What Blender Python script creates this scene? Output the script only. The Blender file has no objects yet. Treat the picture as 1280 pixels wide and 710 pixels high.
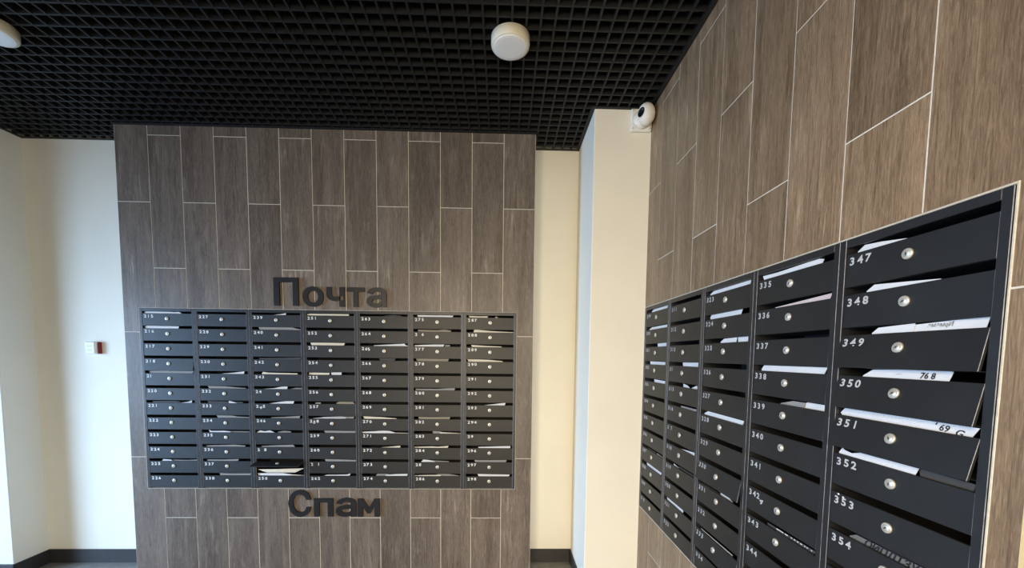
import bpy, bmesh, math, random
from mathutils import Matrix, Vector

random.seed(7)
S = bpy.context.scene
COL = S.collection
H = 2.8768          # ceiling grid height, floor at 0

# ------------------------------------------------------------------ camera
cam_data = bpy.data.cameras.new('camera')
cam = bpy.data.objects.new('camera', cam_data)
COL.objects.link(cam)
R = ((0.9996566, 0.02447532, -0.00936114),
     (-0.02377468, 0.99734817, 0.06878509),
     (0.01101986, -0.06853891, 0.99758758))       # columns: right, forward, up
cam.matrix_world = Matrix((
    (R[0][0], R[0][2], -R[0][1], 2.39607),
    (R[1][0], R[1][2], -R[1][1], -2.66256),
    (R[2][0], R[2][2], -R[2][1], 1.48388),
    (0, 0, 0, 1)))
cam_data.sensor_fit = 'HORIZONTAL'
cam_data.sensor_width = 36.0
cam_data.lens = 510.27 / 1280 * 36.0
cam_data.shift_y = 125.0 / 1280
cam_data.clip_start = 0.02
S.camera = cam

# ------------------------------------------------------------------ world, lights, exposure
world = bpy.data.worlds.new('world')
S.world = world
world.use_nodes = True
bg = world.node_tree.nodes['Background']
bg.inputs['Color'].default_value = (0.62, 0.78, 1.0, 1)
bg.inputs['Strength'].default_value = 1.0


def area_light(name, loc, target, sx, sy, power, color, spread=180):
    d = bpy.data.lights.new(name, 'AREA')
    d.shape = 'RECTANGLE'
    d.size, d.size_y = sx, sy
    d.energy = power
    d.color = color
    d.spread = math.radians(spread)
    o = bpy.data.objects.new(name, d)
    COL.objects.link(o)
    o.location = loc
    o.rotation_euler = (Vector(target) - Vector(loc)).to_track_quat('-Z', 'Y').to_euler()
    return o


# daylight through the tall window on the far left, falling inwards and down
area_light('window_daylight', (-2.85, -1.85, 1.15), (3.0, -0.60, -1.3), 1.4, 1.9, 164, (0.42, 0.66, 1.0), 118)
# warm light from behind the camera, its source unseen
area_light('rear_warm_light', (2.4, -5.6, 1.3), (2.4, 0.0, -0.55), 1.6, 2.0, 52, (1.0, 0.85, 0.60), 112)
area_light('warm_fill', (1.5, -3.5, 1.9), (3.2, -0.9, 0.2), 0.6, 0.6, 34, (1.0, 0.80, 0.52), 130)  # added warm fill in open air, brightens the near right tiles

S.view_settings.view_transform = 'Standard'
S.view_settings.look = 'None'
S.view_settings.gamma = 1
S.view_settings.use_curve_mapping = False
S.view_settings.exposure = 0.1


# ------------------------------------------------------------------ materials
def new_mat(name, color=(0.5, 0.5, 0.5), rough=0.5, metal=0.0):
    m = bpy.data.materials.new(name)
    m.use_nodes = True
    b = m.node_tree.nodes['Principled BSDF']
    b.inputs['Base Color'].default_value = (*color, 1)
    b.inputs['Roughness'].default_value = rough
    b.inputs['Metallic'].default_value = metal
    return m, m.node_tree.nodes, m.node_tree.links, b


def ramp(N, stops):
    r = N.new('ShaderNodeValToRGB')
    el = r.color_ramp.elements
    while len(el) < len(stops):
        el.new(0.5)
    for e, (p, c) in zip(el, stops):
        e.position = p
        e.color = (*c, 1) if len(c) == 3 else c
    return r


def noise(N, L, vec, scale, detail=3, rough=0.5, dist=0.0):
    n = N.new('ShaderNodeTexNoise')
    n.inputs['Scale'].default_value = scale
    n.inputs['Detail'].default_value = detail
    n.inputs['Roughness'].default_value = rough
    n.inputs['Distortion'].default_value = dist
    if vec is not None:
        L.new(vec, n.inputs['Vector'])
    return n


def mix_color(N, L, fac, a, b, mode='MIX'):
    m = N.new('ShaderNodeMix')
    m.data_type = 'RGBA'
    m.blend_type = mode
    for s, v in ((0, fac), (6, a), (7, b)):
        if isinstance(v, (int, float)):
            m.inputs[s].default_value = v
        elif isinstance(v, tuple):
            m.inputs[s].default_value = (*v, 1)
        else:
            L.new(v, m.inputs[s])
    return m.outputs[2]


def mapped(N, L, scale, src='Object', rnd=True):
    tc = N.new('ShaderNodeTexCoord')
    mp = N.new('ShaderNodeMapping')
    mp.inputs['Scale'].default_value = scale
    L.new(tc.outputs[src], mp.inputs['Vector'])
    if rnd:
        oi = N.new('ShaderNodeObjectInfo')
        mul = N.new('ShaderNodeMath')
        mul.operation = 'MULTIPLY'
        mul.inputs[1].default_value = 37.0
        L.new(oi.outputs['Random'], mul.inputs[0])
        L.new(mul.outputs[0], mp.inputs['Location'])
    return mp.outputs['Vector']


def bump(N, L, b, height, strength, dist=0.002):
    bp = N.new('ShaderNodeBump')
    bp.inputs['Strength'].default_value = strength
    bp.inputs['Distance'].default_value = dist
    L.new(height, bp.inputs['Height'])
    L.new(bp.outputs['Normal'], b.inputs['Normal'])


def wood_tile_mat(name, dark, mid, light, rough=0.42):
    m, N, L, b = new_mat(name, mid, rough)
    fine = noise(N, L, mapped(N, L, (120, 120, 9.0)), 2.2, 8, 0.70, 1.2)
    broad = noise(N, L, mapped(N, L, (9, 9, 0.8)), 1.5, 3, 0.5, 0.8)
    cloud = noise(N, L, mapped(N, L, (3.5, 3.5, 2.2)), 1.6, 4, 0.6)
    r1 = ramp(N, [(0.37, dark), (0.50, mid), (0.64, light)])
    L.new(fine.outputs['Fac'], r1.inputs[0])
    r2 = ramp(N, [(0.3, dark), (0.7, light)])
    L.new(broad.outputs['Fac'], r2.inputs[0])
    c = mix_color(N, L, 0.42, r1.outputs[0], r2.outputs[0])
    vein = noise(N, L, mapped(N, L, (34, 34, 1.2)), 2.0, 5, 0.6, 2.5)
    rv = ramp(N, [(0.36, (0.62, 0.58, 0.54)), (0.47, (1, 1, 1))])
    L.new(vein.outputs['Fac'], rv.inputs[0])
    c = mix_color(N, L, 0.8, c, rv.outputs[0], 'MULTIPLY')
    b.inputs['Specular IOR Level'].default_value = 0.35
    # pale worn clouds that run through the printed grain
    scuff = noise(N, L, mapped(N, L, (26, 26, 2.4)), 2.0, 5, 0.7, 0.4)
    mm = N.new('ShaderNodeMath'); mm.operation = 'MULTIPLY'
    rs = ramp(N, [(0.50, (0, 0, 0)), (0.72, (1, 1, 1))])
    rc = ramp(N, [(0.48, (0, 0, 0)), (0.70, (1, 1, 1))])
    L.new(scuff.outputs['Fac'], rs.inputs[0]); L.new(cloud.outputs['Fac'], rc.inputs[0])
    L.new(rs.outputs[0], mm.inputs[0]); L.new(rc.outputs[0], mm.inputs[1])
    c = mix_color(N, L, mm.outputs[0], c, tuple(min(1, v * 1.45 + 0.015) for v in light))
    # each tile has its own tone
    oi = N.new('ShaderNodeObjectInfo')
    hsv = N.new('ShaderNodeHueSaturation')
    mr = N.new('ShaderNodeMapRange')
    mr.inputs['To Min'].default_value = 0.86
    mr.inputs['To Max'].default_value = 1.14
    L.new(oi.outputs['Random'], mr.inputs['Value'])
    L.new(mr.outputs[0], hsv.inputs['Value'])
    L.new(c, hsv.inputs['Color'])
    L.new(hsv.outputs[0], b.inputs['Base Color'])
    bump(N, L, b, fine.outputs['Fac'], 0.4, 0.0015)
    return m


M = {}
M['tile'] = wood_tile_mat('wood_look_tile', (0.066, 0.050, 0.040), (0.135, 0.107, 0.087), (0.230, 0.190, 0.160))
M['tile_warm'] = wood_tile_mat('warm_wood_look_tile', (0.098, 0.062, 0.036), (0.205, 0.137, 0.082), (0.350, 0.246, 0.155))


def simple(name, color, rough, metal=0.0, var=0.0, scale=30, bmp=0.0, bscale=200, dist=0.001):
    m, N, L, b = new_mat(name, color, rough, metal)
    if var:
        n = noise(N, L, mapped(N, L, (1, 1, 1)), scale, 4, 0.6)
        r = ramp(N, [(0.3, tuple(max(0, c * (1 - var)) for c in color)), (0.7, tuple(min(1, c * (1 + var)) for c in color))])
        L.new(n.outputs['Fac'], r.inputs[0])
        L.new(r.outputs[0], b.inputs['Base Color'])
    if bmp:
        n2 = noise(N, L, mapped(N, L, (1, 1, 1)), bscale, 3, 0.5)
        bump(N, L, b, n2.outputs['Fac'], bmp, dist)
    return m


M['grout'] = simple('pale_grout', (0.68, 0.64, 0.57), 0.85, var=0.12, scale=60)
M['caulk'] = simple('cream_caulk', (0.52, 0.48, 0.40), 0.6, var=0.12, scale=90)
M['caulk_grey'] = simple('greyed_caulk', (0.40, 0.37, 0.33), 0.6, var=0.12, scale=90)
M['paint'] = simple('cream_wall_paint', (0.80, 0.77, 0.68), 0.75, var=0.02, scale=3, bmp=0.25, bscale=140, dist=0.001)
M['paint_cool_lit'] = simple('cool_lit_cream_paint', (0.80, 0.79, 0.74), 0.75, var=0.02, scale=3, bmp=0.3, bscale=120, dist=0.001)  # same cream paint with the cool daylight put into its colour
M['paint_ochre'] = simple('ochre_cream_paint', (0.60, 0.47, 0.25), 0.75, var=0.02, scale=3, bmp=0.25, bscale=140)
M['base'] = simple('dark_baseboard_tile', (0.030, 0.028, 0.030), 0.45, var=0.2, scale=30)
M['floor'] = simple('grey_floor_tile', (0.20, 0.19, 0.175), 0.5, var=0.2, scale=14, bmp=0.1)
M['black'] = simple('black_grid_paint', (0.0045, 0.0048, 0.0055), 0.6, var=0.1)
M['void'] = simple('black_ceiling_void', (0.004, 0.004, 0.004), 0.95, var=0.2)
M['door'] = simple('charcoal_powder_coat', (0.0095, 0.0098, 0.0108), 0.5, var=0.22, scale=9, bmp=0.25, bscale=900, dist=0.0004)
M['frame'] = simple('charcoal_powder_coat_frame', (0.014, 0.0148, 0.018), 0.42, var=0.15, scale=12, bmp=0.2, bscale=900, dist=0.0004)
M['edge'] = simple('pale_edge_paint', (0.17, 0.18, 0.21), 0.45, 0.0, var=0.5, scale=40)  # paler tone for the front chamfers of frames and doors
M['inside'] = simple('black_sheet_steel', (0.006, 0.006, 0.007), 0.7, var=0.1)
M['chrome'] = simple('nickel_lock', (0.62, 0.60, 0.55), 0.42, 0.55, var=0.08, scale=200)
M['keyhole'] = simple('keyhole_black', (0.01, 0.01, 0.01), 0.6, var=0.1)
M['digit_dimmed'] = simple('dimmed_white_sticker', (0.46, 0.46, 0.47), 0.55, var=0.08, scale=200)  # same white stickers, dimmer light of the right wall put into the colour
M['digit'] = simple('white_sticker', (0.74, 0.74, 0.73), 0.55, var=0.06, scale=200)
M['sign'] = simple('black_plastic_letter', (0.009, 0.009, 0.011), 0.38, var=0.15, bmp=0.05)
M['lamp_rim'] = simple('cream_plastic_rim', (0.70, 0.66, 0.55), 0.45, var=0.03, scale=8)
M['lamp_disc'] = simple('frosted_diffuser', (0.84, 0.84, 0.84), 0.5, var=0.03, scale=8)
M['cam_white'] = simple('white_camera_plastic', (0.80, 0.77, 0.70), 0.4, var=0.04, scale=20)
M['glass_black'] = simple('dark_lens_glass', (0.01, 0.012, 0.014), 0.08, var=0.1)
M['alarm_white'] = simple('white_alarm_plastic', (0.72, 0.73, 0.73), 0.4, var=0.03)
M['alarm_grey'] = simple('pale_grey_slot', (0.45, 0.50, 0.50), 0.5, var=0.05)
M['alarm_red'] = simple('dark_red_lens', (0.16, 0.006, 0.012), 0.3, var=0.1)
M['ink'] = simple('black_ink', (0.008, 0.008, 0.012), 0.6, var=0.1)
M['ink_soft'] = simple('grey_ink', (0.10, 0.11, 0.14), 0.7, var=0.2)
M['ink_white'] = simple('white_print', (0.6, 0.6, 0.62), 0.6, var=0.1)
M['win_frame'] = simple('white_window_frame', (0.7, 0.7, 0.7), 0.4, var=0.03)
gm, gN, gL, gb = new_mat('window_glass', (1, 1, 1), 0.02)
gb.inputs['Transmission Weight'].default_value = 1.0
gn = noise(gN, gL, mapped(gN, gL, (1, 1, 1)), 2, 2)
gr = ramp(gN, [(0, (0.95, 0.97, 0.97)), (1, (1, 1, 1))])
gL.new(gn.outputs['Fac'], gr.inputs[0]); gL.new(gr.outputs[0], gb.inputs['Base Color'])
M['glass'] = gm


def paper_mat(name, color, ink, amount):
    m, N, L, b = new_mat(name, color, 0.7)
    v = mapped(N, L, (1, 1, 1))
    n = noise(N, L, v, 26, 4, 0.6)
    n2 = noise(N, L, mapped(N, L, (900, 30, 260)), 1.0, 2, 0.5)
    r = ramp(N, [(0.56, (0, 0, 0)), (0.66, (amount, amount, amount))])
    L.new(n2.outputs['Fac'], r.inputs[0])
    r2 = ramp(N, [(0.45, (0, 0, 0)), (0.6, (1, 1, 1))])
    L.new(n.outputs['Fac'], r2.inputs[0])
    mu = N.new('ShaderNodeMath'); mu.operation = 'MULTIPLY'
    L.new(r.outputs[0], mu.inputs[0]); L.new(r2.outputs[0], mu.inputs[1])
    L.new(mix_color(N, L, mu.outputs[0], color, ink), b.inputs['Base Color'])
    return m


M['white'] = paper_mat('white_paper', (0.66, 0.68, 0.72), (0.34, 0.38, 0.46), 0.6)
M['cream'] = paper_mat('cream_paper', (0.66, 0.62, 0.52), (0.40, 0.36, 0.3), 0.5)
M['grey'] = paper_mat('shaded_grey_paper', (0.26, 0.26, 0.26), (0.12, 0.12, 0.13), 0.6)  # shade inside the boxes painted into the paper colour
M['beige'] = paper_mat('beige_newsprint', (0.26, 0.23, 0.18), (0.14, 0.12, 0.1), 0.6)
M['dark'] = paper_mat('dark_flyer', (0.050, 0.048, 0.050), (0.09, 0.09, 0.09), 0.5)
M['grey_dark'] = paper_mat('dark_grey_newsprint', (0.13, 0.13, 0.13), (0.07, 0.07, 0.07), 0.6)
M['pink'] = paper_mat('pinkish_flyer', (0.60, 0.50, 0.52), (0.35, 0.25, 0.3), 0.6)


# ------------------------------------------------------------------ helpers
def box(bm, x0, x1, y0, y1, z0, z1, bev=0.0):
    before = set(bm.faces)
    vs = [bm.verts.new((x, y, z)) for x in (x0, x1) for y in (y0, y1) for z in (z0, z1)]
    q = lambda *i: bm.faces.new([vs[k] for k in i])
    fs = [q(0, 1, 3, 2), q(4, 6, 7, 5), q(0, 4, 5, 1), q(2, 3, 7, 6), q(0, 2, 6, 4), q(1, 5, 7, 3)]
    if bev:
        es = list({e for f in fs for e in f.edges})
        bmesh.ops.bevel(bm, geom=es, offset=bev, segments=1, affect='EDGES', profile=0.5)
    return set(bm.faces) - before


def lathe(bm, prof, seg, axis='y', mat=0, center=(0, 0, 0)):
    """profile of (radius, height along the axis)"""
    rings = []
    for r, h in prof:
        ring = []
        for k in range(seg):
            a = 2 * math.pi * k / seg
            c, s = r * math.cos(a), r * math.sin(a)
            p = (c, h, s) if axis == 'y' else (c, s, h)
            ring.append(bm.verts.new(tuple(p[i] + center[i] for i in range(3))))
        rings.append(ring)
    for a, b in zip(rings, rings[1:]):
        for k in range(seg):
            f = bm.faces.new((a[k], a[(k + 1) % seg], b[(k + 1) % seg], b[k]))
            f.material_index = mat
            f.smooth = True
    for ring in (rings[0], rings[-1]):
        if len({tuple(v.co) for v in ring}) > 2:
            f = bm.faces.new(ring)
            f.material_index = mat
    return rings


def mesh_of(name, bm, *mats):
    bmesh.ops.recalc_face_normals(bm, faces=bm.faces)
    me = bpy.data.meshes.new(name)
    bm.to_mesh(me)
    bm.free()
    for m in mats:
        me.materials.append(M[m])
    return me


def put(name, me, parent=None, loc=(0, 0, 0), rot=(0, 0, 0)):
    o = bpy.data.objects.new(name, me)
    COL.objects.link(o)
    o.location = loc
    o.rotation_euler = rot
    if parent is not None:
        o.parent = parent
    return o


def tag(o, label=None, cat=None, group=None, kind=None):
    if label: o['label'] = label
    if cat: o['category'] = cat
    if group: o['group'] = group
    if kind: o['kind'] = kind
    return o


def structure(name, bm, *mats, label=None, parent=None):
    o = put(name, mesh_of(name, bm, *mats), parent)
    if parent is None:
        o['kind'] = 'structure'
        o['category'] = name.split('_')[0]
        o['label'] = label
    return o


def text_mesh(body, size, offset=0.0, extrude=0.0005, shear=0.0, res=3, spacing=1.0):
    c = bpy.data.curves.new('glyph', 'FONT')
    c.body = body
    c.size = size
    c.offset = offset
    c.extrude = extrude
    c.shear = shear
    c.resolution_u = res
    c.space_character = spacing
    o = bpy.data.objects.new('glyph', c)
    COL.objects.link(o)
    bpy.context.view_layer.update()
    me = bpy.data.meshes.new_from_object(o.evaluated_get(bpy.context.evaluated_depsgraph_get()))
    bpy.data.objects.remove(o)
    bpy.data.curves.remove(c)
    # lying in xy -> stand up in xz, facing -y
    me.transform(Matrix(((1, 0, 0, 0), (0, 0, -1, 0), (0, 1, 0, 0), (0, 0, 0, 1))))
    me.materials.clear()
    return me


def bounds(me):
    cs = [v.co for v in me.vertices]
    return [(min(c[i] for c in cs), max(c[i] for c in cs)) for i in range(3)]


def fit(me, x0, x1, z0, z1, y0, y1):
    b = bounds(me)
    tgt = ((x0, x1), (y0, y1), (z0, z1))
    for v in me.vertices:
        for i in range(3):
            lo, hi = b[i]
            t = (v.co[i] - lo) / (hi - lo) if hi > lo else 0
            v.co[i] = tgt[i][0] + t * (tgt[i][1] - tgt[i][0])


# ------------------------------------------------------------------ setting: floor, walls, ceiling
PW = 2.5947            # tiled panel spans x 0..PW, front at y=0
XR = 3.225             # face of the tiled right wall
YB = 0.1955            # painted back wall
TD = 0.008             # tile thickness
JR = 0.0009            # joint recess
CB = (0.0981, 2.4866, 0.600, 1.7610)       # back boxes: x0 x1 z0 z1
CR = (-0.2927, -2.0025, 0.5998, 1.7705)    # right boxes: y0 y1 z0 z1

bm = bmesh.new()
for ix in range(11):
    for iy in range(12):
        x0 = -3.0 + ix * 0.6; y1 = YB - iy * 0.6
        box(bm, x0 + 0.0015, min(x0 + 0.5985, 3.45), max(y1 - 0.5985, -7.0), y1 - 0.0015, -0.012, 0.0)
me_floor = mesh_of('floor_tiles', bm, 'floor')
bm = bmesh.new()
box(bm, -3.2, 3.6, -7.2, 0.6, -0.12, -0.0015)
fl = structure('floor', bm, 'grout', label='grey tiled floor along the foot of the walls')
ft = bpy.data.objects.new('floor_tiles', me_floor); COL.objects.link(ft); ft.parent = fl; ft['kind'] = 'stuff'

bm = bmesh.new(); box(bm, -0.77, 3.45, YB, YB + 0.2, 0, H + 0.30)
structure('wall_back', bm, 'paint', label='cream painted back wall recessed on both sides of the tiled panel')
bm = bmesh.new(); box(bm, -3.0, -0.7699, -0.0145, YB + 0.2, 0, H + 0.30, 0.004)
structure('wall_left', bm, 'paint_cool_lit', label='pale cool-lit wall return left of the recess')
bm = bmesh.new(); box(bm, 2.9039, XR + 0.22, -0.2809, YB - 0.0002, 0, H - 0.0005, 0.003)
structure('wall_corner', bm, 'paint', label='cream painted pier between the recess and the tiled right wall')

# tiled panel substrate with an opening for the boxes
bm = bmesh.new()
y0, y1 = JR, YB - 0.0002
box(bm, 0, CB[0], y0, y1, 0, H - 0.0005)
box(bm, CB[1], PW, y0, y1, 0, H - 0.0005)
box(bm, CB[0], CB[1], y0, y1, CB[3], H - 0.0005)
box(bm, CB[0], CB[1], y0, y1, 0, CB[2])
wm = structure('wall_middle', bm, 'grout', label='protruding wall panel of brown wood-look tiles around the back mailboxes')

# right wall substrate (faces -x)
YE = -2.0521
bm = bmesh.new()
x0, x1 = XR + JR, XR + 0.22
box(bm, x0, x1, CR[0], -0.2811, 0, H + 0.30)
box(bm, x0, x1, YE, CR[1], 0, H + 0.30)
box(bm, x0, x1, CR[1], CR[0], CR[3], H + 0.30)
box(bm, x0, x1, CR[1], CR[0], 0, CR[2])
wr = structure('wall_right', bm, 'grout', label='right wall of brown wood-look tiles around the near mailboxes')
bm = bmesh.new(); box(bm, XR - 0.004, XR + 0.22, -7.0, YE - 0.0005, 0, H + 0.30)
structure('wall_right_front', bm, 'paint_ochre', label='cream painted wall beyond the right edge of the tiles')
bm = bmesh.new()
box(bm, -3.2, -3.0, -7.0, -3.15, 0, H + 0.3); box(bm, -3.2, -3.0, -0.35, 0.4, 0, H + 0.3)
box(bm, -3.2, -3.0, -3.15, -0.35, 0, 0.15); box(bm, -3.2, -3.0, -3.15, -0.35, 2.65, H + 0.3)
structure('wall_left_far', bm, 'paint_cool_lit', label='pale cool-lit wall with the tall window, left of the frame')
bm = bmesh.new()
box(bm, -3.2, 0.2, -7.2, -7.0, 0, H + 0.3); box(bm, 3.4, 3.6, -7.2, -7.0, 0, H + 0.3)
box(bm, 0.2, 3.4, -7.2, -7.0, 2.75, H + 0.3)
structure('wall_rear', bm, 'paint', label='cream wall with the glazed entrance behind the camera')
for nm, pan, frm in (('window_1', ((-3.10, -3.092), (-3.15, -0.35), (0.15, 2.65)), 'x'),
                     ('window_2', ((0.2, 3.4), (-7.11, -7.102), (0.0, 2.75)), 'y')):
    bm = bmesh.new()
    (a0, a1), (b0, b1), (c0, c1) = pan
    if frm == 'x':
        for t in (0, 0.333, 0.667, 1):
            c = b0 + 0.03 + (b1 - b0 - 0.06) * t
            box(bm, -3.13, -3.06, c - 0.03, c + 0.03, c0, c1)
        box(bm, -3.13, -3.06, b0, b1, c0, c0 + 0.06); box(bm, -3.13, -3.06, b0, b1, c1 - 0.06, c1)
    else:
        for t in (0, 0.25, 0.5, 0.75, 1):
            c = a0 + 0.03 + (a1 - a0 - 0.06) * t
            box(bm, c - 0.03, c + 0.03, -7.14, -7.07, c0, c1)
        box(bm, a0, a1, -7.14, -7.07, c0, c0 + 0.06); box(bm, a0, a1, -7.14, -7.07, c1 - 0.06, c1)
    w = structure(nm, bm, 'win_frame', label='tall white-framed window on the far left wall' if frm == 'x' else 'glazed entrance front behind the camera')
    bm = bmesh.new(); box(bm, a0 + 0.001, a1 - 0.001, b0 + 0.001, b1 - 0.001, c0 + 0.001, c1 - 0.001)
    put('pane', mesh_of('pane', bm, 'glass'), w)

# baseboards
BB = 0.096
for nm, r, lab in (
    ('baseboard_left', (-0.77, -0.761, -0.0145, YB), 'short dark baseboard on the white wall return'),
    ('baseboard_left_front', (-3.0, -0.766, -0.0245, -0.0147), 'dark baseboard at the far left edge under the white wall'),
    ('baseboard_back_left', (-0.759, -0.001, YB - 0.009, YB - 0.0002), 'dark baseboard in the left recess under the white wall'),
    ('baseboard_back_right', (PW + 0.001, 2.894, YB - 0.009, YB - 0.0002), 'dark baseboard in the narrow right recess'),
    ('baseboard_corner', (2.895, 2.9037, -0.2809, YB), 'dark baseboard along the side of the cream pier'),
):
    bm = bmesh.new(); box(bm, *r, 0.0, BB, 0.001)
    structure(nm, bm, 'base', label=lab)


# wood-look tiles
def subtract(r, c):
    a0, a1, z0, z1 = r
    c0, c1, d0, d1 = c
    if a1 <= c0 or a0 >= c1 or z1 <= d0 or z0 >= d1:
        return [r]
    out = []
    if a0 < c0: out.append((a0, c0, z0, z1))
    if a1 > c1: out.append((c1, a1, z0, z1))
    m0, m1 = max(a0, c0), min(a1, c1)
    if z1 > d1: out.append((m0, m1, d1, z1))
    if z0 < d0: out.append((m0, m1, z0, d0))
    return [q for q in out if q[1] - q[0] > 0.004 and q[3] - q[2] > 0.004]


def lay_tiles(parent, cols, odd, even, period, top, cut, mat, place, g=0.0018):
    cache = {}
    for k, (a0, a1) in enumerate(cols):
        z = odd if k % 2 else even
        zs = [top]
        while z > 0.02:
            zs.append(z); z -= period
        zs.append(0.0)
        for zt, zb in zip(zs, zs[1:]):
            rects = subtract((a0 + g, a1 - g, zb + g, zt - g), cut)
            if not rects:
                continue
            jit = random.uniform(-0.0004, 0.0004)
            key = tuple(tuple(round(v - o, 4) for v, o in zip(r, (a0, a0, zb, zb))) for r in rects)
            if key not in cache:
                b = bmesh.new()
                for r in key:
                    place(b, *r)
                cache[key] = mesh_of('tile', b, mat)
            yield a0, zb, jit, cache[key]


tw = PW / 13
cols = [(k * tw, (k + 1) * tw) for k in range(13)]
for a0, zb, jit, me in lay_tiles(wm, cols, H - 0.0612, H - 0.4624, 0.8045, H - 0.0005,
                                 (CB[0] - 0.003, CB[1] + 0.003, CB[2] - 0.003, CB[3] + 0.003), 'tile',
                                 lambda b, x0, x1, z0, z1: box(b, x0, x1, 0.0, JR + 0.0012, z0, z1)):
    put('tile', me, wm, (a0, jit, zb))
# right wall: columns run towards the camera; u = -y
ucols = [(0.2521 + 0.2 * k, 0.4521 + 0.2 * k) for k in range(9)]
ucols[0] = (0.2815, 0.4521)
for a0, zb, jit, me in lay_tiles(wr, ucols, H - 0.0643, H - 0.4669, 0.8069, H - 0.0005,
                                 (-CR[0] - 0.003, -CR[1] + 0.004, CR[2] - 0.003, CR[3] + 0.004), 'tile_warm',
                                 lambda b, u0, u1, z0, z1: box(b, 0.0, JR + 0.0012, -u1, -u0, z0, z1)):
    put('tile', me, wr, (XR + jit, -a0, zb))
# cut edge of the tiling and the caulk beads round the boxes
bm = bmesh.new()
c = 0.0035
box(bm, CB[0] - c, CB[0], -0.0012, 0.004, CB[2] - c, CB[3] + c, 0.0008); box(bm, CB[1], CB[1] + c, -0.0012, 0.004, CB[2] - c, CB[3] + c, 0.0008)
box(bm, CB[0], CB[1], -0.0012, 0.004, CB[3], CB[3] + c, 0.0008); box(bm, CB[0], CB[1], -0.0012, 0.004, CB[2] - c, CB[2], 0.0008)
put('caulk', mesh_of('caulk', bm, 'caulk_grey'), wm)
bm = bmesh.new()
c = 0.0042
box(bm, XR - 0.0015, XR + 0.004, CR[1] - c, CR[1], CR[2] - c, CR[3] + c, 0.001); box(bm, XR - 0.0015, XR + 0.004, CR[0], CR[0] + c, CR[2] - c, CR[3] + c, 0.001)
box(bm, XR - 0.0015, XR + 0.004, CR[1], CR[0], CR[3], CR[3] + c, 0.001); box(bm, XR - 0.0015, XR + 0.004, CR[1], CR[0], CR[2] - c, CR[2], 0.001)
put('caulk', mesh_of('caulk', bm, 'caulk'), wr)

# ceiling: dark slab with an open black grid hung below it
bm = bmesh.new(); box(bm, -3.2, 3.6, -7.2, 0.6, H + 0.30, H + 0.42)
ce = structure('ceiling', bm, 'void', label='dark ceiling with a black open-cell grid')
GP, GT, GH = 0.0604, 0.0085, 0.040
X_L, Y_F = -2.0, -3.6
bm = bmesh.new(); box(bm, -GT / 2, GT / 2, Y_F, YB, 0, GH)
s_long = mesh_of('slat', bm, 'black')
bm = bmesh.new(); box(bm, -GT / 2, GT / 2, Y_F, -0.015, 0, GH)
s_left = mesh_of('slat', bm, 'black')
bm = bmesh.new(); box(bm, X_L, XR, -GT / 2, GT / 2, 0.0004, GH - 0.0004)
s_wide = mesh_of('slat', bm, 'black')
bm = bmesh.new(); box(bm, -0.77, XR, -GT / 2, GT / 2, 0.0004, GH - 0.0004)
s_mid = mesh_of('slat', bm, 'black')
k = 0
x = 2.6055
while x < XR: x += GP
x -= GP
while x > X_L:
    put('slat', s_long if x > -0.768 else s_left, ce, (x, 0, H)); x -= GP
y = -0.0950 + GP * 4
while y > Y_F:
    put('slat', s_mid if y > -0.02 else s_wide, ce, (0, y, H)); y -= GP
# black perimeter angle
for i, r in enumerate((
    (-0.77, -0.0, YB - 0.022, YB - 0.0003), (PW, 2.9039, YB - 0.022, YB - 0.0003),
    (0.0, PW, -0.020, -0.0003), (2.9039, XR, -0.301, -0.2812), (2.882, 2.9036, -0.301, YB - 0.022),
    (-0.7697, -0.750, -0.0145, YB - 0.022), (XR - 0.02, XR - 0.0003, -3.6, -0.301), (-2.0, -0.77, -0.0345, -0.0147))):
    bm = bmesh.new(); box(bm, *r, H - 0.004, H + 0.0002)
    structure('trim_%d' % (i + 1), bm, 'black', label=(
        'black edge angle of the ceiling above the left recess', 'black edge angle of the ceiling above the right recess',
        'black edge angle of the ceiling above the tiled panel', 'black edge angle of the ceiling above the pier front',
        'black edge angle of the ceiling above the pier side', 'black edge angle of the ceiling above the left wall return',
        'black edge angle of the ceiling along the right wall', 'black edge angle of the ceiling at the far left')[i])


# ------------------------------------------------------------------ mailbox units
UW = 0.3412
DX0, DX1 = 0.0180, 0.3232      # door edges inside a unit
DH, DT = 0.0776, 0.006         # door height, thickness
DEPTH = 0.165


def digit_meshes(bold):
    d = {}
    for ch in '0123456789':
        me = text_mesh(ch, 1.0, bold, 0.0, 0.0, 3)
        b = bounds(me)
        d[ch] = (me, b)
    return d


DIGITS = {'back': digit_meshes(0.026), 'right': digit_meshes(0.030)}


def number_mesh(spec, wall, h=0.0188, adv=0.0212):
    """spec: list of (char, slot, dx, dz, tilt)"""
    bmn = bmesh.new()
    for ch, slot, dx, dz, tilt in spec:
        me, b = DIGITS[wall][ch]
        s = h / (b[2][1] - b[2][0])
        w = (b[0][1] - b[0][0]) * s
        n0 = len(bmn.verts)
        bmn.from_mesh(me)
        bmn.verts.ensure_lookup_table()
        vs = bmn.verts[n0:]
        cx, cz = (b[0][0] + b[0][1]) / 2, (b[2][0] + b[2][1]) / 2
        rot = Matrix.Rotation(tilt, 4, 'Y')
        for v in vs:
            p = rot @ Vector(((v.co.x - cx) * s * (1.0 if ch == '1' else 1.18), 0, (v.co.z - cz) * s))
            v.co = (p.x + slot * adv + 0.008 + dx, 0, p.z - h / 2 + dz)
    me = bpy.data.meshes.new('number_label')
    for f in bmn.faces: f.normal_update()
    bmn.to_mesh(me); bmn.free()
    me.materials.append(M['digit' if wall == 'back' else 'digit_dimmed'])
    return me


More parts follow.
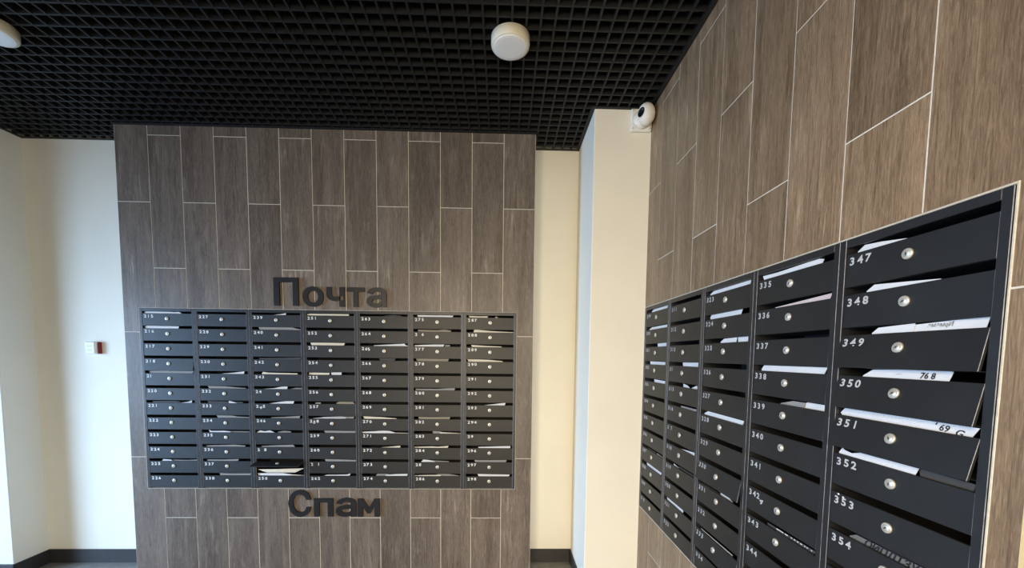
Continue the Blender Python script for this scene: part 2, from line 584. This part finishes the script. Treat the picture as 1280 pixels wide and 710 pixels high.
def lock_mesh():
    b = bmesh.new()
    lathe(b, [(0.0112, 0.0), (0.0114, -0.0026), (0.0106, -0.0044), (0.0090, -0.0050), (0.0080, -0.0044), (0.0072, -0.0056), (0.0034, -0.0062), (0.0001, -0.0063)], 16)
    for f in box(b, -0.0007, 0.0007, -0.0067, -0.0054, -0.0040, 0.0040): f.material_index = 1
    for f in box(b, -0.0018, 0.0018, -0.0066, -0.0054, -0.0010, 0.0010): f.material_index = 1
    return mesh_of('lock', b, 'chrome', 'keyhole')


LOCK = lock_mesh()


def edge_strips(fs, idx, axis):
    """paler paint on the narrow chamfers that run along one axis at the front"""
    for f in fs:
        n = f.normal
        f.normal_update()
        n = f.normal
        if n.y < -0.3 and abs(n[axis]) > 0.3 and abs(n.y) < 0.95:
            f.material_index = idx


def door_mesh():
    b = bmesh.new()          # origin at the middle of the top front edge line, hanging down
    f = box(b, 0, DX1 - DX0, 0, DT, -DH, 0, 0.0007)
    bmesh.ops.recalc_face_normals(b, faces=b.faces)
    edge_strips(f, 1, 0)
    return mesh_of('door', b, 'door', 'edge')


DOOR = door_mesh()


def housing_mesh(height, pitch, top_strip, chamfer):
    b = bmesh.new()
    e = 0.0003
    top = height - 0.0005
    for x0, x1 in ((e, DX0 - 0.0006), (DX1 + 0.0006, UW - e)):
        f = box(b, x0, x1, -0.002, DEPTH, 0.0005, top, chamfer)
        bmesh.ops.recalc_face_normals(b, faces=b.faces)
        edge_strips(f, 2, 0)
    box(b, DX0 - 0.0006, DX1 + 0.0006, -0.0019, DEPTH, height - 0.0195, top, 0.0010)
    fs = set()
    fs |= box(b, DX0 - 0.0006, DX1 + 0.0006, DEPTH - 0.002, DEPTH, 0.0005, height - 0.0195)
    for k in range(12):
        z = height - top_strip - k * pitch - DH
        fs |= box(b, DX0 - 0.0006, DX1 + 0.0006, DT + 0.003, DEPTH - 0.002, max(z, 0.0005), max(z, 0.0005) + 0.0012)
    for f in fs: f.material_index = 1
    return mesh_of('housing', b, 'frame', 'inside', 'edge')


WALLS = {
    'back': dict(n=7, first=215, org=lambda c: (CB[0] + c * (CB[1] - CB[0]) / 7, -0.0005, CB[2]), rz=0.0,
                 height=CB[3] - CB[2], pitch=0.0949, top=0.0325),
    'right': dict(n=5, first=299, org=lambda c: (XR - 0.0005, CR[0] + c * (CR[1] - CR[0]) / 5, CR[2]), rz=-math.pi / 2,
                  height=CR[3] - CR[2], pitch=0.0960, top=0.0366),
}
# missing, slipped and stray sticker digits as in the photograph
ODD = {
    219: [('2', 0, 0, 0, 0), ('1', 1, -0.004, 0, 0)],
    244: [('2', 0, 0, 0, 0), ('4', 1, 0, 0, 0)],
    245: [('2', 0, 0, 0, 0), ('4', 1, 0.001, -0.007, 0.5), ('5', 2, 0, 0, 0)],
    247: [],
    248: [('2', 0, 0, 0, 0), ('8', 2, 0, 0, 0)],
    249: [],
    258: [('2', 0, 0, 0, 0), ('5', 1, 0, -0.006, 0.2), ('8', 2, 0, 0, 0)],
    261: [('2', 0, 0, 0, 0), ('1', 2, 0, 0, 0)],
    265: [('2', 0, 0, 0, 0), ('6', 1, 0, -0.002, 0.1), ('5', 2, -0.005, -0.004, -0.3)],
    276: [('2', 0, 0, 0, 0), ('6', 2, 0, 0, 0)],
    285: [('2', 0, 0, 0, 0), ('8', 1, 0, 0, 0)],
    295: [('2', 0, 0, 0, 0), ('9', 1, 0, 0, 0)],
    310: [('3', 0, 0, 0, 0), ('0', 2, -0.004, 0, 0)],
    314: [('3', 0, 0, 0, 0), ('1', 1, 0, 0, 0)],
    317: [('3', 0, 0, 0, 0), ('7', 2, -0.003, 0, 0)],
    342: [('3', 0, 0, 0, 0), ('4', 1, 0, 0, 0), ('2', 2, -0.002, -0.001, 0), ('4', 3, -0.006, -0.013, 0.6)],
}
TILT = {218: -0.10, 249: -1.42, 330: -0.17, 333: -0.12, 349: -0.20, 350: -0.22, 351: -0.24, 287: 0.0}
POS = ['leftmost', 'second from the left', 'third from the left', 'fourth from the left', 'fifth from the left', 'sixth from the left', 'rightmost']
ORD = ['first', 'second', 'third', 'fourth', 'fifth']
HOUSE = {w: housing_mesh(d['height'], d['pitch'], d['top'], 0.0019 if w == 'back' else 0.0009) for w, d in WALLS.items()}

for wname, W in WALLS.items():
    for cidx in range(W['n']):
        first = W['first'] + cidx * 12
        u = bpy.data.objects.new('mailbox_unit', None)
        COL.objects.link(u)
        u.empty_display_size = 0.05
        u.location = W['org'](cidx)
        u.rotation_euler = (0, 0, W['rz'])
        if wname == 'back':
            lab = 'charcoal mailbox unit on the back wall, %s, boxes %d to %d' % (POS[cidx], first, first + 11)
        else:
            lab = 'charcoal mailbox unit on the right wall, %s from the pier, boxes %d to %d' % (ORD[cidx], first, first + 11)
        tag(u, lab, 'mailbox', 'mailbox units on the %s wall' % wname)
        put('housing', HOUSE[wname], u)
        for r in range(12):
            num = first + r
            t = TILT.get(num, random.uniform(-0.012, 0.004))
            d = put('door', DOOR, u, (DX0, 0, W['height'] - W['top'] - r * W['pitch']), (t, 0, 0))
            if num == 249:
                d['label'] = 'mailbox door swung open and up'
            elif abs(t) > 0.05:
                d['label'] = 'mailbox door bent outwards at its lower edge'
            put('lock', LOCK, d, (UW / 2 - DX0, 0, -0.0325), (0, random.choice((0.0, 0.4, -0.5, 0.9)), 0))
            spec = ODD.get(num)
            if spec is None:
                spec = [(ch, i, random.uniform(-0.0006, 0.0006), random.uniform(-0.0006, 0.0006), random.uniform(-0.05, 0.05)) for i, ch in enumerate(str(num))]
            if spec:
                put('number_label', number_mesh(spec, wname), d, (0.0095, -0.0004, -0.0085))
            if num == 249:
                b = bmesh.new()
                box(b, -0.004, 0.004, 0.0, 0.010, -0.004, 0.004, 0.001); box(b, -0.034, 0.004, 0.010, 0.0115, -0.004, 0.004, 0.0005)
                put('lock_cam', mesh_of('lock_cam', b, 'chrome'), d, (UW / 2 - DX0, DT, -0.0325))
            if num == 353:
                b = bmesh.new(); box(b, 0, 0.005, -0.0004, 0, 0, 0.004); box(b, 0.014, 0.019, -0.0004, 0, -0.003, 0)
                put('sticker_scrap', mesh_of('sticker_scrap', b, 'digit'), d, (0.020, -0.0002, -0.005))

# ------------------------------------------------------------------ papers in the slots
RANK = ['first', 'second', 'third', 'fourth', 'fifth', 'sixth', 'seventh', 'eighth', 'ninth', 'tenth', 'eleventh', 'twelfth']
CAM = Vector((2.39607, -2.66256, 1.48388))
# number: list of (material, profile [(s, h)...], what); s 0..1 across the door, h 0..1 of the slot height as seen
P = {
 215: [('white', [(.04, .55), (.08, .85), (.55, .8), (.68, .65), (.74, .9), (.80, .2)], 'white folded leaflet')],
 216: [('white', [(.04, .6), (.07, .9), (.70, .85), (.74, .8)], 'white leaflet')],
 219: [('grey', [(.08, .85), (.4, .95), (1, .9)], 'pale shaded grey paper')],
 221: [('dark', [(.12, .6), (.6, .7), (.7, .4)], 'dark flyer'), ('white', [(.70, .05), (.86, .45), (.93, .95), (.94, .9)], 'white leaflet corner')],
 225: [('white', [(.26, .2), (.29, .7), (.45, .5), (.47, .3)], 'small white leaflet'), ('grey', [(.48, .5), (.8, .4), (1, .6)], 'grey paper strip')],
 231: [('white', [(.45, .05), (.7, .45), (.9, .95), (.93, .95)], 'white leaflet corner')],
 232: [('grey', [(.16, .9), (.5, .85), (.85, .35), (.95, .3)], 'shaded grey paper')],
 233: [('dark', [(.14, .75), (.7, .6), (.88, .5)], 'dark flyer'), ('white', [(.58, .9), (.62, .8), (.74, .15)], 'white paper scrap')],
 234: [('grey', [(.32, .9), (.65, .85), (.75, .5), (1, .35)], 'shaded grey paper')],
 235: [('white', [(.15, .95), (.2, .5), (.45, .6), (.6, .35)], 'white crumpled leaflet'), ('grey', [(.5, .5), (1, .4)], 'grey paper strip')],
 236: [('grey', [(.07, .5), (.5, .7), (.66, .85), (.9, .5)], 'pale grey crumpled paper')],
 237: [('grey', [(.08, .7), (.4, .6), (.75, .85)], 'shaded grey paper')],
 238: [('grey', [(.33, .9), (.6, .8), (1, .85)], 'pale grey leaflet')],
 239: [('white', [(.45, .02), (.6, .4), (.69, 1), (.71, .8)], 'white leaflet corner')],
 240: [('grey', [(.13, .9), (.35, 1), (.8, 1), (1, .25)], 'pale grey sheet')],
 242: [('dark', [(.12, .5), (.6, .6), (1, .85)], 'dark flyer')],
 243: [('cream', [(.17, .3), (.2, .9), (.3, .6), (.9, .45), (.92, .3)], 'cream folded leaflet')],
 244: [('white', [(.22, .1), (.4, .25), (.58, .9), (.68, 1), (.70, .8)], 'white curled leaflet'), ('grey', [(.76, .1), (.88, .5), (1, .5)], 'grey paper scrap')],
 245: [('white', [(.3, .02), (.5, .6), (.65, .95), (.82, 1), (.83, .9)], 'bright white leaflet')],
 246: [('grey', [(.34, .3), (.6, .5), (.95, .95)], 'grey leaflet')],
 247: [('white', [(.02, .1), (.1, .8), (.2, .5), (.3, .85), (.4, .1)], 'white torn leaflet'), ('grey', [(.47, .3), (.6, .7), (.75, .5)], 'grey torn paper')],
 248: [('grey', [(.12, .4), (.5, .75), (.78, .9), (.82, .3)], 'grey leaflet')],
 249: [('cream', [(.02, -3.05), (.5, -2.95), (.55, -2.85), (1, -2.6)], 'cream newspaper')],
 250: [('white', [(.02, .9), (.3, 1), (.55, 1), (.72, .6), (.75, .2)], 'white folded leaflet'), ('cream', [(.66, .7), (.85, .4), (1, .2)], 'cream paper edge')],
 251: [('cream', [(.02, .5), (.06, .75), (.88, .75), (.9, .6)], 'cream folded leaflet')],
 253: [('cream', [(.08, .9), (.4, .95), (.8, .9)], 'cream white leaflet')],
 255: [('cream', [(.03, .8), (.47, .75)], 'cream leaflet'), ('white', [(.50, .9), (.72, 1)], 'bright white leaflet')],
 257: [('beige', [(.16, .6), (.27, .6)], 'beige paper scrap'), ('beige', [(.60, .5), (.66, .95), (.95, .9), (.98, .3)], 'beige newspaper')],
 258: [('white', [(.1, .1), (.3, .4), (.8, .5)], 'white leaflet'), ('grey', [(.30, .6), (.7, .95), (.78, .75), (.97, .8)], 'grey leaflet')],
 259: [('grey', [(.33, .9), (.7, .85), (1, .8)], 'shaded grey paper')],
 261: [('grey', [(.33, .95), (.7, .85), (1, .7)], 'shaded grey paper')],
 262: [('white', [(.3, .05), (.36, .4), (.8, .55), (.87, 1)], 'white leaflet')],
 263: [('dark', [(.5, .2), (.7, .7), (.88, .3)], 'dark flyer')],
 265: [('white', [(.28, .2), (.45, .4), (.93, .95), (.95, .4), (1, .2)], 'white leaflet')],
 266: [('dark', [(.40, .95), (.74, .95)], 'dark flyer')],
 270: [('cream', [(.04, .95), (.4, .7), (.72, .3), (.76, .1)], 'cream leaflet')],
 271: [('white', [(.0, .6), (.2, .7), (.45, 1), (.6, .9), (.72, .3)], 'white curled leaflet'), ('cream', [(.7, .3), (1, .2)], 'cream paper edge')],
 272: [('cream', [(.38, .05), (.6, .4), (.83, .75)], 'cream leaflet')],
 274: [('white', [(.5, .5), (.75, .8), (.98, .9)], 'white leaflet'), ('grey', [(.3, .3), (.33, .9), (.56, .85)], 'grey leaflet')],
 275: [('white', [(.08, 1), (.45, .95), (.84, 1)], 'white printed leaflet')],
 276: [('beige', [(.09, .7), (.5, .6), (.65, .85), (.8, .5)], 'brownish leaflet')],
 277: [('white', [(.02, .45), (.4, .75), (.65, .8)], 'white leaflet'), ('grey', [(.66, .7), (.77, .7)], 'grey paper scrap')],
 278: [('beige', [(.05, .95), (.4, .9), (.75, .95)], 'beige newspaper')],
 280: [('grey', [(.03, .6), (.5, .6), (.86, 1), (.88, .6)], 'pale grey leaflet')],
 282: [('beige', [(.09, .9), (.4, .85), (.78, .95)], 'brownish newspaper')],
 283: [('grey', [(.40, 1), (.55, .9), (.62, .5)], 'grey leaflet'), ('cream', [(.55, .6), (.8, .4), (1, .2)], 'cream paper edge')],
 284: [('cream', [(0, .4), (.4, .6), (.5, .5), (.74, .8)], 'cream folded leaflet')],
 285: [('white', [(.15, .1), (.2, 1), (.32, .8), (.45, .3)], 'white crumpled leaflet'), ('grey', [(.36, .7), (.6, .5), (.75, .4)], 'grey crumpled paper')],
 286: [('cream', [(0, .35), (.3, .5), (.58, .55)], 'cream leaflet'), ('grey', [(.45, .4), (.52, .9), (.75, .9), (1, .2)], 'grey crumpled paper')],
 287: [('cream', [(.05, .8), (.3, .6), (.45, .7)], 'cream leaflet'), ('cream', [(.6, .1), (.63, .6), (.66, .1)], 'tiny cream paper corner')],
 288: [('cream', [(.15, .2), (.17, 1.1), (.5, .55), (1, .2)], 'cream white leaflet')],
 289: [('cream', [(.1, .8), (.4, .5), (.75, .3)], 'cream leaflet')],
 290: [('cream', [(.02, .9), (.45, .8), (.75, .35), (.78, .1)], 'cream folded leaflet')],
 293: [('white', [(.38, .05), (.6, .5), (.82, 1), (.84, .9)], 'white leaflet corner')],
 296: [('white', [(.26, .5), (.6, .7), (.95, .9), (.96, .5)], 'bright white leaflet')],
 297: [('grey', [(.18, .9), (.5, .85), (.88, .95)], 'shaded grey paper')],
 298: [('white', [(.25, .95), (.6, .85), (.95, .8)], 'bright white leaflet')],
 299: [('white', [(.26, .3), (.36, .9), (.9, .85), (.98, .9)], 'white leaflet')],
 300: [('white', [(.18, .2), (.3, .7), (1, .7)], 'white leaflet')],
 301: [('white', [(.60, .9), (1, .95)], 'small white leaflet')],
 302: [('white', [(.26, .9), (.95, .85), (.97, .7)], 'white leaflet')],
 303: [('white', [(.50, .9), (1, .8)], 'small white leaflet')],
 307: [('dark', [(.3, .5), (.7, .6)], 'dark flyer'), ('white', [(.74, .5), (.98, .4)], 'small white paper strip')],
 308: [('white', [(.27, 1), (.97, 1)], 'bright white rolled leaflet')],
 314: [('white', [(.50, .9), (1, 1)], 'white leaflet')],
 315: [('white', [(.55, .9), (.68, .6), (.76, .1)], 'white paper corner'), ('white', [(.82, .1), (.95, .8), (1, .8)], 'small white paper corner')],
 316: [('grey', [(.50, .5), (1, .6)], 'pale grey leaflet')],
 318: [('white', [(.50, .1), (.75, .5), (1, .9)], 'white leaflet')],
 319: [('white', [(.32, .6), (.5, .3)], 'white paper strip'), ('dark', [(.5, .7), (1, .7)], 'dark flyer')],
 321: [('white', [(.12, .9), (.4, .9), (.68, 1), (.72, .9)], 'bright white rolled leaflet')],
 323: [('white', [(.12, .2), (.2, .85), (1, .95)], 'white leaflet')],
 324: [('white', [(.14, .4), (.17, .9), (.82, 1.05), (.86, .9), (.78, .1)], 'white leaflet with slanted ends')],
 325: [('white', [(.42, .2), (.5, .8), (.78, .9)], 'white leaflet'), ('white', [(.80, .9), (1, .9)], 'second white leaflet')],
 328: [('white', [(.10, .3), (.2, .95), (1, .9)], 'bright white leaflet')],
 331: [('grey', [(.12, .25), (.6, .25)], 'thin pale paper edge'), ('white', [(.58, .9), (.72, .8), (.85, .3)], 'white crumpled paper')],
 333: [('white', [(.14, .4), (.9, .45)], 'white paper strip')],
 335: [('white', [(.08, .7), (.3, .6), (.7, .75), (.84, .95), (.89, .5)], 'white folded leaflet')],
 336: [('pink', [(.3, .1), (.6, .35), (1, .7)], 'pinkish white flyer')],
 338: [('white', [(.13, .2), (.17, .95), (1, .95)], 'white letter with crease lines')],
 339: [('grey', [(.45, .15), (.62, .8), (.78, .8)], 'grey leaflet'), ('white', [(.76, .5), (.8, .95), (1, .9)], 'white leaflet')],
 343: [('dark', [(.36, .6), (1, .75)], 'dark flyer with white dotted print')],
 347: [('white', [(.10, .1), (.16, .8), (.3, .5), (.48, .02)], 'white curled leaflet')],
 348: [('white', [(.20, .1), (.26, .75), (.5, .4), (.72, .05)], 'white leaflet')],
 349: [('white', [(.27, .1), (.32, .7), (.58, .9)], 'white leaflet'), ('white', [(.55, .7), (.8, .9), (.995, .95)], 'white envelope with handwriting')],
 350: [('white', [(.22, .1), (.3, .9), (.5, 1), (.6, 1), (.83, 1), (.835, .9)], 'white receipt with number 768')],
 351: [('white', [(.04, .3), (.08, 1), (.5, .95), (.995, .95)], 'white receipt with handwritten digits')],
 352: [('white', [(.05, .2), (.08, .9), (.1, .7), (.17, .5), (.26, .95), (.68, .95), (.63, .1)], 'white leaflet bent over the door edge'), ('dark', [(.68, .9), (1, .8)], 'dark plastic film')],
 354: [('grey_dark', [(.2, .3), (.26, .85), (1, .9)], 'dark grey newspaper with black headline')],
}


def wall_point(W, cidx, lx, ly, lz):
    o = Vector(W['org'](cidx))
    if W['rz'] == 0: return o + Vector((lx, ly, lz))
    return o + Vector((ly, -lx, lz))


SLOT = {'back': 0.0949 - DH, 'right': 0.0960 - DH}
for num, items in P.items():
    wname = 'back' if num < 299 else 'right'
    W = WALLS[wname]
    cidx, r = divmod(num - W['first'], 12)
    zt = W['height'] - W['top'] - r * W['pitch']
    slot = SLOT[wname] if r else W['top'] - 0.0195
    shelf = max(zt - DH, 0.0) + 0.0015
    for i, (mat, prof, what) in enumerate(items):
        d = DT + 0.0032 + 0.0030 * i + (0.004 if mat in ('grey', 'beige', 'dark') and wname == 'back' else 0)
        if num == 352 and i == 0: d = 0.0065
        bm = bmesh.new()
        front, back = [], []
        th = 0.0011
        up = 0.0 if wname == 'right' else 0.0
        for s, h in prof:
            lx, lz = DX0 + s * (DX1 - DX0), zt + h * slot
            p = wall_point(W, cidx, lx, 0, lz)
            ray = p - CAM
            if wname == 'back':
                sx, sz = ray.x / ray.y, ray.z / ray.y
            else:
                sx, sz = -ray.y / ray.x, ray.z / ray.x
            lx2 = min(max(lx + d * sx, DX0 + 0.0008), DX1 - 0.0008)
            lz2 = lz + d * sz
            lz2 = min(lz2, zt + slot + 0.050 if r else W['height'] - 0.021)
            front.append((lx2, lz2))
        # x must not run backwards along the sheet
        pts = []
        wob = random.uniform(0, 6)
        for k, (x, z) in enumerate(front):
            pts.append((x, z))
        top = [bm.verts.new((x, d + 0.0006 * math.sin(wob + 30 * x), z)) for x, z in pts]
        topb = [bm.verts.new((x, d + th + 0.0006 * math.sin(wob + 30 * x), z)) for x, z in pts]
        mid = (pts[0][0] + pts[-1][0]) / 2
        bot = [bm.verts.new((mid + 0.62 * (x - mid), d + 0.0004, shelf)) for x, z in pts]
        botb = [bm.verts.new((mid + 0.62 * (x - mid), d + th + 0.0004, shelf)) for x, z in pts]
        for k in range(len(pts) - 1):
            bm.faces.new((bot[k], bot[k + 1], top[k + 1], top[k]))
            bm.faces.new((botb[k], topb[k], topb[k + 1], botb[k + 1]))
            bm.faces.new((top[k], top[k + 1], topb[k + 1], topb[k]))
            bm.faces.new((bot[k], botb[k], botb[k + 1], bot[k + 1]))
        for k in (0, -1):
            bm.faces.new((bot[k], top[k], topb[k], botb[k]))
        me = mesh_of('mail_paper', bm, mat)
        o = put('mail_paper', me, None, W['org'](cidx), (0, 0, W['rz']))
        where = ('the open box' if num == 249 else 'the unnumbered box' if num == 247 else 'box %d' % num)
        tag(o, '%s in %s, %s down in %s %s-wall unit' % (what, where, RANK[r], RANK[cidx], wname), 'mail', 'papers in the %s wall slots' % wname)

        def prt(body, s, h, size, mat2, tilt=0.0, shear=0.0, off=0.0):
            me2 = text_mesh(body, size, off, 0.0, shear, 2)
            b = bounds(me2)
            for v in me2.vertices: v.co.x -= (b[0][0] + b[0][1]) / 2; v.co.z -= (b[2][0] + b[2][1]) / 2
            me2.materials.append(M[mat2])
            lx, lz = DX0 + s * (DX1 - DX0), zt + h * slot
            ray = wall_point(W, cidx, lx, 0, lz) - CAM
            put('print', me2, o, (lx + d * (-ray.y / ray.x), d - 0.0011, lz + d * ray.z / ray.x), (0, tilt, 0))
        if num == 349 and i == 1: prt('эмэмqИ', .74, .50, .012, 'ink_soft', 0.0, 0.3)
        if num == 350: prt('76 8', .69, .45, .0165, 'ink', 0.0, 0.25, .0004); prt('__', .5, .5, .012, 'ink_soft', -0.15)
        if num == 351: prt('ʻ 69', .80, .50, .018, 'ink', 0.10, 0.25, .0003); prt('G', .90, .18, .019, 'ink', 0.2, 0.3, .0003)
        if num == 354: prt('ОИПЛТЗУ', .54, .45, .025, 'ink', 0.0, 0.35, .0008)
        if num == 343:
            b = bmesh.new()
            for q, (s0, s1) in enumerate(((.50, .60), (.62, .66), (.70, .72), (.74, .76), (.78, .80), (.82, .845), (.87, .885), (.90, .915), (.95, .965))):
                lx = DX0 + s0 * (DX1 - DX0)
                ray = wall_point(W, cidx, lx, 0, zt + 0.5 * slot) - CAM
                ox, oz = d * (-ray.y / ray.x), d * ray.z / ray.x
                box(b, lx + ox, lx + ox + (s1 - s0) * (DX1 - DX0), d - 0.0012, d - 0.0008, zt + 0.45 * slot + oz, zt + 0.62 * slot + oz)
            put('print', mesh_of('print', b, 'ink_white'), o)

# ------------------------------------------------------------------ wall letters
def letter(ch, box4, lab, off=0.02, grp=None):
    x0, x1, z0, z1 = box4
    if ch == 'м':
        out = [(0, 0), (0, 1), (.25, 1), (.5, .50), (.75, 1), (1, 1), (1, 0), (.76, 0), (.76, .56), (.57, .18), (.43, .18), (.24, .56), (.24, 0)]
        b = bmesh.new()
        f = b.faces.new([b.verts.new((x, 0, z)) for x, z in out])
        r = bmesh.ops.extrude_face_region(b, geom=[f])
        for v in r['geom']:
            if isinstance(v, bmesh.types.BMVert): v.co.y = 1
        bmesh.ops.recalc_face_normals(b, faces=b.faces)
        me = bpy.data.meshes.new('wall_letter'); b.to_mesh(me); b.free()
    else:
        me = text_mesh(ch, 1.0, off, 0.1, 0.0, 8)
    fit(me, x0, x1, z0, z1, -0.014, -0.0004)
    me.materials.append(M['sign'])
    for v in me.vertices: v.co.x -= x0; v.co.z -= z0
    o = put('wall_letter', me, None, (x0, 0, z0))
    return tag(o, lab, 'letter', grp)


g1, g2 = 'letters of the word above the back mailboxes', 'letters of the word below the back mailboxes'
letter('П', (0.947, 1.101, 1.7865, 1.9628), 'big black capital П, first letter above the back mailboxes', .024, g1)
letter('о', (1.127, 1.257, 1.782, 1.9095), 'black ring-shaped о, second letter above the back mailboxes', .024, g1)
letter('ч', (1.276, 1.391, 1.784, 1.908), 'black ч, third letter above the back mailboxes', .024, g1)
letter('т', (1.404, 1.5176, 1.784, 1.907), 'black т, fourth letter above the back mailboxes', .024, g1)
letter('а', (1.529, 1.655, 1.783, 1.909), 'black а, last letter above the back mailboxes', .024, g1)
letter('С', (1.004, 1.148, 0.413, 0.592), 'big black capital С, first letter below the back mailboxes', .024, g2)
letter('п', (1.168, 1.293, 0.4155, 0.536), 'small black п, second letter below the back mailboxes', .024, g2)
letter('а', (1.310, 1.444, 0.4135, 0.540), 'small black а, third letter below the back mailboxes', .024, g2)
letter('м', (1.4524, 1.5975, 0.4155, 0.534), 'small black м, last letter below the back mailboxes', .024, g2)


# ------------------------------------------------------------------ ceiling lamps
def ceiling_lamp(x, y, lab):
    root = bpy.data.objects.new('ceiling_lamp', None); COL.objects.link(root); root.location = (x, y, H)
    b = bmesh.new()
    lathe(b, [(0.078, -0.0002), (0.0845, -0.003), (0.0845, -0.031), (0.083, -0.040), (0.079, -0.0445), (0.0755, -0.0440)], 48, 'z')
    put('rim', mesh_of('rim', b, 'lamp_rim'), root)
    b = bmesh.new()
    lathe(b, [(0.0753, -0.0430), (0.0750, -0.0455), (0.070, -0.0470), (0.05, -0.0478), (0.0001, -0.048)], 48, 'z')
    put('diffuser', mesh_of('diffuser', b, 'lamp_disc'), root)
    tag(root, lab, 'lamp', 'round ceiling lamps')


ceiling_lamp(2.419, -0.775, 'round cream ceiling lamp, whole, near the security camera')
ceiling_lamp(0.195, -0.765, 'round ceiling lamp cut off by the left edge of the picture')

# ------------------------------------------------------------------ security camera on the pier
root = bpy.data.objects.new('security_camera', None); COL.objects.link(root); root.location = (3.160, -0.2811, 2.808)
b = bmesh.new(); box(b, -0.058, 0.0615, -0.026, 0, -0.060, 0.062, 0.008)
put('mount', mesh_of('mount', b, 'cam_white'), root)
b = bmesh.new()
for sx, sz in ((-0.046, -0.048), (0.049, -0.048), (-0.046, 0.050)):
    lathe(b, [(0.0045, -0.0255), (0.0045, -0.0275), (0.0001, -0.0278)], 10, 'y', center=(sx, 0, sz))
put('screws', mesh_of('screws', b, 'alarm_grey'), root)
b = bmesh.new()
bmesh.ops.create_uvsphere(b, u_segments=32, v_segments=20, radius=0.047)
ax = Vector((-0.91, -0.41, 0.03)).normalized()
for v in b.verts:                       # flattened face on the lens side
    t = v.co.dot(ax)
    if t > 0.036: v.co -= ax * (t - 0.036)
for v in b.verts: v.co.z *= 1.22
for f in b.faces: f.smooth = True
ball = put('ball', mesh_of('ball', b, 'cam_white'), root, (0.013, -0.066, 0.006))
b = bmesh.new()
lathe(b, [(0.0245, 0.0), (0.0245, 0.003), (0.022, 0.0045), (0.020, 0.002), (0.0001, 0.002)], 24, 'z')
q = ax.to_track_quat('Z', 'Y')
ln = put('lens', mesh_of('lens', b, 'glass_black'), ball, tuple(ax * 0.0355)); ln.rotation_euler = q.to_euler()
ln['label'] = 'dark round lens window'
b = bmesh.new(); lathe(b, [(0.052, -0.024), (0.046, -0.034), (0.036, -0.056)], 24, 'y')
put('neck', mesh_of('neck', b, 'cam_white'), root, (0.002, 0, -0.002))
tag(root, 'white ball security camera on the cream pier under the ceiling', 'camera')

# ------------------------------------------------------------------ fire alarm sounder in the left recess
root = bpy.data.objects.new('alarm_sounder', None); COL.objects.link(root); root.location = (-0.408, YB, 1.466)
b = bmesh.new(); box(b, 0, 0.066, -0.040, -0.0002, 0, 0.083, 0.005)
put('body', mesh_of('body', b, 'alarm_white'), root)
b = bmesh.new()
for z in (0.022, 0.050): box(b, 0.014, 0.048, -0.0412, -0.0395, z, z + 0.007, 0.0005)
put('sound_slots', mesh_of('sound_slots', b, 'alarm_grey'), root)
b = bmesh.new(); box(b, 0.0665, 0.079, -0.021, -0.0002, 0.001, 0.082, 0.002)
rl = put('beacon', mesh_of('beacon', b, 'alarm_red'), root); rl['label'] = 'dark red beacon strip'
tag(root, 'small white and red fire alarm sounder on the left recess wall', 'alarm')
